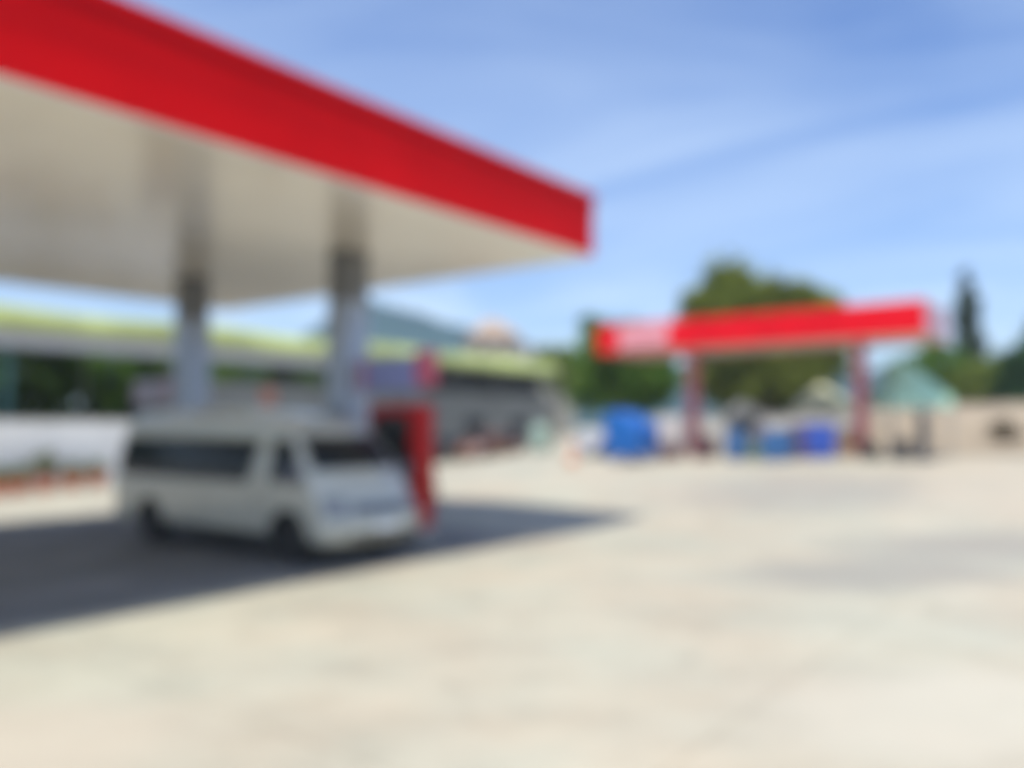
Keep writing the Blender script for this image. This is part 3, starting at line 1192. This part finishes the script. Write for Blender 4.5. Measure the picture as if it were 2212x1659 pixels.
make_crates(at(1722, 992), .4, MAROON, '%s maroon crate of the stack between the blue drums', 4, group='maroon crates between the drums')
make_crates(at(1522, 991), .9, MAROON, '%s dark maroon crate of the stack just right of the left red post', 3, .8, .5, .26, 'maroon crates by the left post')
make_crates(at(1448, 992), .5, MAROON, '%s dark maroon crate of the low stack under the white cabinet side', 2, .6, .45, .25, 'maroon crates by the white cabinet')
make_crates(at(1636, 992), .2, GREENCRATE, '%s green crate of the pair standing between the blue drums', 2, .5, .36, .27, 'green crates between the drums')
make_crates(at(1836, 990), .6, WOOD, '%s brown wooden crate of the stack left of the right red post', 3, .55, .45, .33, 'wooden crates by the right post')

# white cabinet
c = at(1455, 986)
t = thing('cabinet', 'white metal cabinet standing left of the left red post', 'cabinet', c, ANG - R(90))
MB().box(-.42, .42, -.3, .3, .12, 1.38).build('carcass', mat('off_white', (.50, .455, .44), .5), t, bevel=.015)
for x in (-.205, .205):
    d_ = MB().box(x - .19, x + .19, -.325, -.303, .16, 1.34).build('door', mat('off_white', (0, 0, 0)), t, bevel=.006)
    MB().box(x + (.13 if x < 0 else -.15), x + (.15 if x < 0 else -.13), -.35, -.327, .8, 1.0).build('handle', STEEL, d_)
for x in (-.36, .36):
    for y in (-.24, .24):
        MB().tube([(x, y, 0), (x, y, .125)], .025, 8).build('leg', STEEL, t)

# pink sack on the low wall line
c = at(1652, 985)
t = MB()
t.lathe([(.20, 0), (.30, .06), (.32, .35), (.28, .75), (.18, .98), (.07, 1.05), (.10, 1.16), (.04, 1.17)], 18)
so = t.build('sack', SACK, loc=c)
tag(so, 'tall tied pale pink sack standing behind the blue drums', 'sack')

# low pale wall behind the clutter
a, b_ = gd(1425, 37.5), gd(1905, 35)
dv = b_ - a
t = thing('low_wall', 'low pale grey wall running behind the drums and posts', 'wall', (a.x, a.y, .8), math.atan2(dv.y, dv.x))
ln = math.hypot(dv.x, dv.y)
LW = mat('low_wall_render', (.46, .45, .44), .85, var=.1, scale=.7)
MB().box(0, ln, 0, .2, 0, 1.55).build('panel', LW, t, bevel=.01)
MB().box(-.02, ln + .02, -.04, .24, 1.553, 1.63).build('coping', LW, t, bevel=.01)

# kiosk with small gable
c = gd(1603, 35.5)
t = thing('kiosk', 'small pale grey kiosk with pointed roof behind the leftmost blue drum', 'kiosk', (c.x, c.y, .92), 0)
MB().box(-.6, .6, -.5, .5, 0, 1.5).build('wall', mat('kiosk_grey', (.20, .20, .20), .7), t, bevel=.01)
MB().prism([(-.75, 1.502), (.75, 1.502), (0, 2.1)], 'y', -.65, .65).build('roof', mat('kiosk_grey', (0, 0, 0)), t)
f = MB().box(-.4, .4, -.53, -.503, .75, 1.35).build('window', STEEL, t)
MB().box(-.35, .35, -.55, -.532, .8, 1.3).build('pane', GLASS, f)

# traffic cone
c = at(1236, 1003)
t = thing('traffic_cone', 'orange traffic cone on the ground left of the pale car', 'cone', c, 0)
MB().lathe([(.15, .03), (.035, .72), (.025, .74)], 24).build('cone', ORANGE, t)
MB().lathe([(.110, .29), (.085, .44)], 24).build('band', WHITE, t)
MB().box(-.2, .2, -.2, .2, 0, .032).build('base', BLACK, t, bevel=.008)

# mint tank and grey box near hall end
c = gd(1168, 40)
t = thing('water_tank', 'pale mint plastic water tank near the right end of the grey hall wall', 'tank', c, 0)
MB().lathe([(.46, .1), (.5, .16), (.5, .5), (.47, .55), (.5, .6), (.5, 1.05), (.42, 1.25), (.2, 1.36), (.2, 1.42), (.02, 1.43)], 28).build('shell', MINT, t)
MB().lathe([(.52, 0), (.52, .098)], 24).build('stand', CONC, t)


def make_tyres(loc, n, label):
    for k in range(n):
        t = thing('spare_tyre', label % ('bottom', 'middle', 'top')[k], 'tyre', (loc.x + .02 * (k % 2), loc.y, loc.z + .19 * k), k * .7, 'tyres stacked at the post foot')
        mb = MB()
        vs, fs = [], []
        n1, n2 = 28, 12
        for i in range(n1):
            a = 2 * math.pi * i / n1
            for j in range(n2):
                b = 2 * math.pi * j / n2
                rr = .23 + .10 * math.cos(b)
                vs.append((rr * math.cos(a), rr * math.sin(a), .095 + .095 * max(-.95, min(.95, 1.2 * math.sin(b)))))
        for i in range(n1):
            for j in range(n2):
                fs.append((i * n2 + j, ((i + 1) % n1) * n2 + j, ((i + 1) % n1) * n2 + (j + 1) % n2, i * n2 + (j + 1) % n2))
        mb.add(vs, fs)
        mb.build('tread', RUBBER, t)


make_tyres(at(1878, 992), 3, '%s black tyre of the stack at the foot of the right red post')

c = at(1946, 990)
t = thing('waste_bin', 'small dark grey lidded bin under the green tarp tent', 'bin', c, .3)
MB().prism([(-.20, 0), (.20, 0), (.25, .55), (-.25, .55)], 'y', -.22, .22).build('tub', DARKCAR, t, bevel=.02)
MB().box(-.27, .27, -.25, .25, .553, .60).build('lid', BLACK, t, bevel=.015)

# green tarp tent (hipped)
def make_tent():
    d = 27.0
    c = P(1925, 858, d)
    g = ground_z(c.x, c.y)
    t = thing('tarp_tent', 'mint green tarp tent with hipped roof right of the far red canopy posts', 'tent', (c.x, c.y, g), 0)
    L, D = 2.0, 2.3
    ze = c.z - g
    rz = ze + 1.2
    roof = MB()
    N = 6
    vs = [(0, 0, ze), (L, 0, ze), (L, D, ze), (0, D, ze), (.8, D / 2, rz), (L - .8, D / 2, rz)]
    roof.add(vs, [(0, 1, 5, 4), (1, 2, 5), (2, 3, 4, 5), (3, 0, 4)])
    ro = roof.build('roof', GREENTENT, t)
    sd = ro.modifiers.new('thick', 'SOLIDIFY')
    sd.thickness = .02
    va = MB()
    va.box(0, L, -.02, -.004, ze - .32, ze)
    va.box(-.02, -.004, 0, D, ze - .32, ze)
    va.box(L + .004, L + .02, 0, D, ze - .32, ze)
    va.box(0, L, D + .004, D + .02, ze - .32, ze)
    va.build('valance', GREENTENT, t)
    for (x, y) in ((.06, .06), (L - .06, .06), (.06, D - .06), (L - .06, D - .06)):
        gz = ground_z(*(Vector((c.x + x, c.y + y, 0))).xy) - g
        MB().tube([(x, y, gz - .3), (x, y, ze - .01)], .035, 10).build('pole', STEEL, t)
    return t


make_tent()
# stout grey post below the tent
c = at(1996, 992)
t = thing('grey_post', 'stout dark grey post standing before the green tarp tent', 'post', c, .2)
MB().tube([(0, 0, -.1), (0, 0, 1.45)], [.19, .17], 16).build('shaft', mat('post_grey', (.12, .12, .12), .7), t)
MB().lathe([(.22, 1.452), (.22, 1.5), (.05, 1.56)], 16).build('cap', STEEL, t)

# pale yellow parasol with an orange panel
c = gd(1775, 31)
t = thing('market_parasol', 'pale yellow market parasol with one orange panel between the canopy posts', 'parasol', c, .2)
apex = P(1790, 828, 31).z - c.z
rim = P(1770, 884, 31).z - c.z
MB().tube([(0, 0, 0), (0, 0, apex + .08)], .025, 10).build('pole', STEEL, t)
MB().lathe([(.3, 0), (.3, .06), (.06, .12)], 20).build('base', CONC, t)
cl, orp = MB(), MB()
n = 8
rr = 1.2
for k in range(n):
    a0, a1 = 2 * math.pi * k / n, 2 * math.pi * (k + 1) / n
    tgt = orp if k == 7 else cl
    A = (0, 0, apex)
    m0 = (rr * .55 * math.cos(a0), rr * .55 * math.sin(a0), rim + (apex - rim) * .52)
    m1 = (rr * .55 * math.cos(a1), rr * .55 * math.sin(a1), rim + (apex - rim) * .52)
    e0 = (rr * math.cos(a0), rr * math.sin(a0), rim)
    e1 = (rr * math.cos(a1), rr * math.sin(a1), rim)
    d0 = (e0[0], e0[1], rim - .18)
    d1 = (e1[0], e1[1], rim - .18)
    tgt.add([A, m0, m1, e0, e1, d0, d1], [(0, 1, 2), (1, 3, 4, 2), (3, 5, 6, 4)])
for mb_, nm, mm in ((cl, 'cloth', YELLOWTENT), (orp, 'orange_panel', mat('orange_cloth', (.50, .26, .10), .8))):
    o_ = mb_.build(nm, mm, t, smooth=False)
    o_.modifiers.new('thick', 'SOLIDIFY').thickness = .012
rb = MB()
for k in range(n):
    a0 = 2 * math.pi * k / n
    rb.tube([(0, 0, apex - .05), (rr * .95 * math.cos(a0), rr * .95 * math.sin(a0), rim - .01)], .01, 6)
rb.build('frame', STEEL, t)

# round dry shrub on the bank
def bank_z(x, y):
    j = min(38, max(0, int((y - 22) / .9)))
    i = min(48, max(0, int((x - 12) / 1.1)))
    return BANK[j][i][2]


pp = P(2172, 945, 30.5)
t = thing('dry_shrub', 'round grey brown dry shrub on the sandy bank', 'shrub', (pp.x, pp.y, bank_z(pp.x, pp.y)), 0)
leaf_cloud([((0, 0, .5), (.5, .5, .45))], 1400, .07, 31, .3).build('foliage', leaf_mat('dry_leaves', (.15, .12, .08), (.22, .18, .12), 3), t, smooth=False, normals=False)
st = MB()
for k in range(7):
    a = k * .9
    st.tube([(0, 0, -.1), (.3 * math.cos(a), .3 * math.sin(a), .6)], [.02, .006], 5)
st.build('stem', BARK, t)

# ------------------------------------------------------------------ air
m = bpy.data.materials.new('air')
m.use_nodes = True
nt = m.node_tree
nt.nodes.remove(nt.nodes['Principled BSDF'])
pv = nt.nodes.new('ShaderNodeVolumePrincipled')
pv.inputs['Color'].default_value = (.72, .82, .95, 1)
pv.inputs['Density'].default_value = .0005
nt.links.new(pv.outputs[0], nt.nodes['Material Output'].inputs['Volume'])
HZ = True
if HZ:
    hz_ = MB().box(-450, 450, -450, 450, -4, 70).build('haze', m, smooth=False)
    tag(hz_, 'thin pale blue haze filling the air', 'haze', kind='stuff')

# ------------------------------------------------------------------ sky and sun
SU, SV = .44, .077
L = (U * SU + V * SV) + Vector((0, 0, -1))
to_sun = -L.normalized()
elev = math.asin(to_sun.z)
az = math.atan2(to_sun.x, to_sun.y)
w = bpy.data.worlds.new('World')
scn.world = w
w.use_nodes = True
nt = w.node_tree
bg = nt.nodes['Background']
sky = nt.nodes.new('ShaderNodeTexSky')
sky.sky_type = 'NISHITA'
sky.sun_disc = False
sky.sun_elevation = elev
sky.sun_rotation = az
sky.air_density = 1.0
sky.dust_density = 1.6
sky.ozone_density = 2.0
tc = nt.nodes.new('ShaderNodeTexCoord')
sp = nt.nodes.new('ShaderNodeSeparateXYZ')
nt.links.new(tc.outputs['Generated'], sp.inputs[0])


def math_node(op, a, b):
    n = nt.nodes.new('ShaderNodeMath')
    n.operation = op
    for i, x in enumerate((a, b)):
        if isinstance(x, (int, float)):
            n.inputs[i].default_value = x
        else:
            nt.links.new(x, n.inputs[i])
    return n.outputs[0]


zz = math_node('ADD', math_node('MAXIMUM', sp.outputs['Z'], 0), .12)
cx = math_node('DIVIDE', sp.outputs['X'], zz)
cy = math_node('DIVIDE', sp.outputs['Y'], zz)
cb = nt.nodes.new('ShaderNodeCombineXYZ')
nt.links.new(cx, cb.inputs[0])
nt.links.new(cy, cb.inputs[1])
mp = nt.nodes.new('ShaderNodeMapping')
mp.inputs['Rotation'].default_value = (0, 0, R(40))
mp.inputs['Location'].default_value = (1.7, .4, 0)
nt.links.new(cb.outputs[0], mp.inputs['Vector'])
mp2 = nt.nodes.new('ShaderNodeMapping')
mp2.inputs['Scale'].default_value = (.6, 1.0, 1)
nt.links.new(mp.outputs[0], mp2.inputs['Vector'])
n1 = nt.nodes.new('ShaderNodeTexNoise')
n1.inputs['Scale'].default_value = 1.0
n1.inputs['Detail'].default_value = 4
n1.inputs['Roughness'].default_value = .45
n1.inputs['Distortion'].default_value = 1.1
nt.links.new(mp2.outputs[0], n1.inputs['Vector'])
rp = nt.nodes.new('ShaderNodeValToRGB')
rp.color_ramp.elements[0].position = .38
rp.color_ramp.elements[0].color = (0, 0, 0, 1)
rp.color_ramp.elements[1].position = .74
rp.color_ramp.elements[1].color = (.75, .75, .75, 1)
nt.links.new(n1.outputs['Fac'], rp.inputs['Fac'])
tint = nt.nodes.new('ShaderNodeMix')
tint.data_type = 'RGBA'
tint.blend_type = 'MULTIPLY'
tint.inputs[0].default_value = 1.0
tint.inputs[7].default_value = (.80, 1.03, 1.42, 1)
nt.links.new(sky.outputs[0], tint.inputs[6])
mx = nt.nodes.new('ShaderNodeMix')
mx.data_type = 'RGBA'
nt.links.new(rp.outputs['Color'], mx.inputs[0])
nt.links.new(tint.outputs[2], mx.inputs[6])
mx.inputs[7].default_value = (5.3, 6.6, 8.4, 1)
hzf = math_node('MULTIPLY', math_node('POWER', math_node('SUBTRACT', 1.0, math_node('MAXIMUM', sp.outputs['Z'], 0)), 7.0), .75)
mh = nt.nodes.new('ShaderNodeMix')
mh.data_type = 'RGBA'
nt.links.new(hzf, mh.inputs[0])
nt.links.new(mx.outputs[2], mh.inputs[6])
mh.inputs[7].default_value = (5.0, 6.7, 7.9, 1)
nt.links.new(mh.outputs[2], bg.inputs['Color'])
bg.inputs['Strength'].default_value = .112

sl = bpy.data.lights.new('sun', 'SUN')
sl.energy = 4.6
sl.angle = R(.5)
sl.color = (1, .94, .80)
so = bpy.data.objects.new('sun', sl)
COL.objects.link(so)
so.rotation_euler = L.normalized().to_track_quat('-Z', 'Y').to_euler()
so.location = (0, 0, 40)

# ------------------------------------------------------------------ camera
cam = bpy.data.cameras.new('camera')
co = bpy.data.objects.new('camera', cam)
COL.objects.link(co)
co.location = (0, 0, EYE)
co.rotation_euler = (R(90) + PITCH, 0, 0)
cam.sensor_width = 36
cam.lens = 36 * F / 2212
cam.clip_start = .05
cam.clip_end = 6000
# the photograph is focused far too close: everything is out of focus
cam.dof.use_dof = True
cam.dof.focus_distance = .30
BLUR = 25.0                      # blur disc in pixels of a 1024 px wide picture
ap = BLUR / (F * 1024 / 2212) * cam.dof.focus_distance
cam.dof.aperture_fstop = cam.lens / 1000 / ap
cam.dof.aperture_blades = 0
scn.camera = co

scn.view_settings.view_transform = 'Standard'
scn.view_settings.look = 'None'
scn.view_settings.exposure = 0.3
scn.view_settings.gamma = 1
scn.cycles.use_denoising = True
scn.cycles.pixel_filter_type = 'BLACKMAN_HARRIS'
scn.cycles.filter_width = 6.0
scn.cycles.max_bounces = 8
scn.cycles.diffuse_bounces = 4
scn.cycles.volume_bounces = 1
scn.cycles.use_adaptive_sampling = False
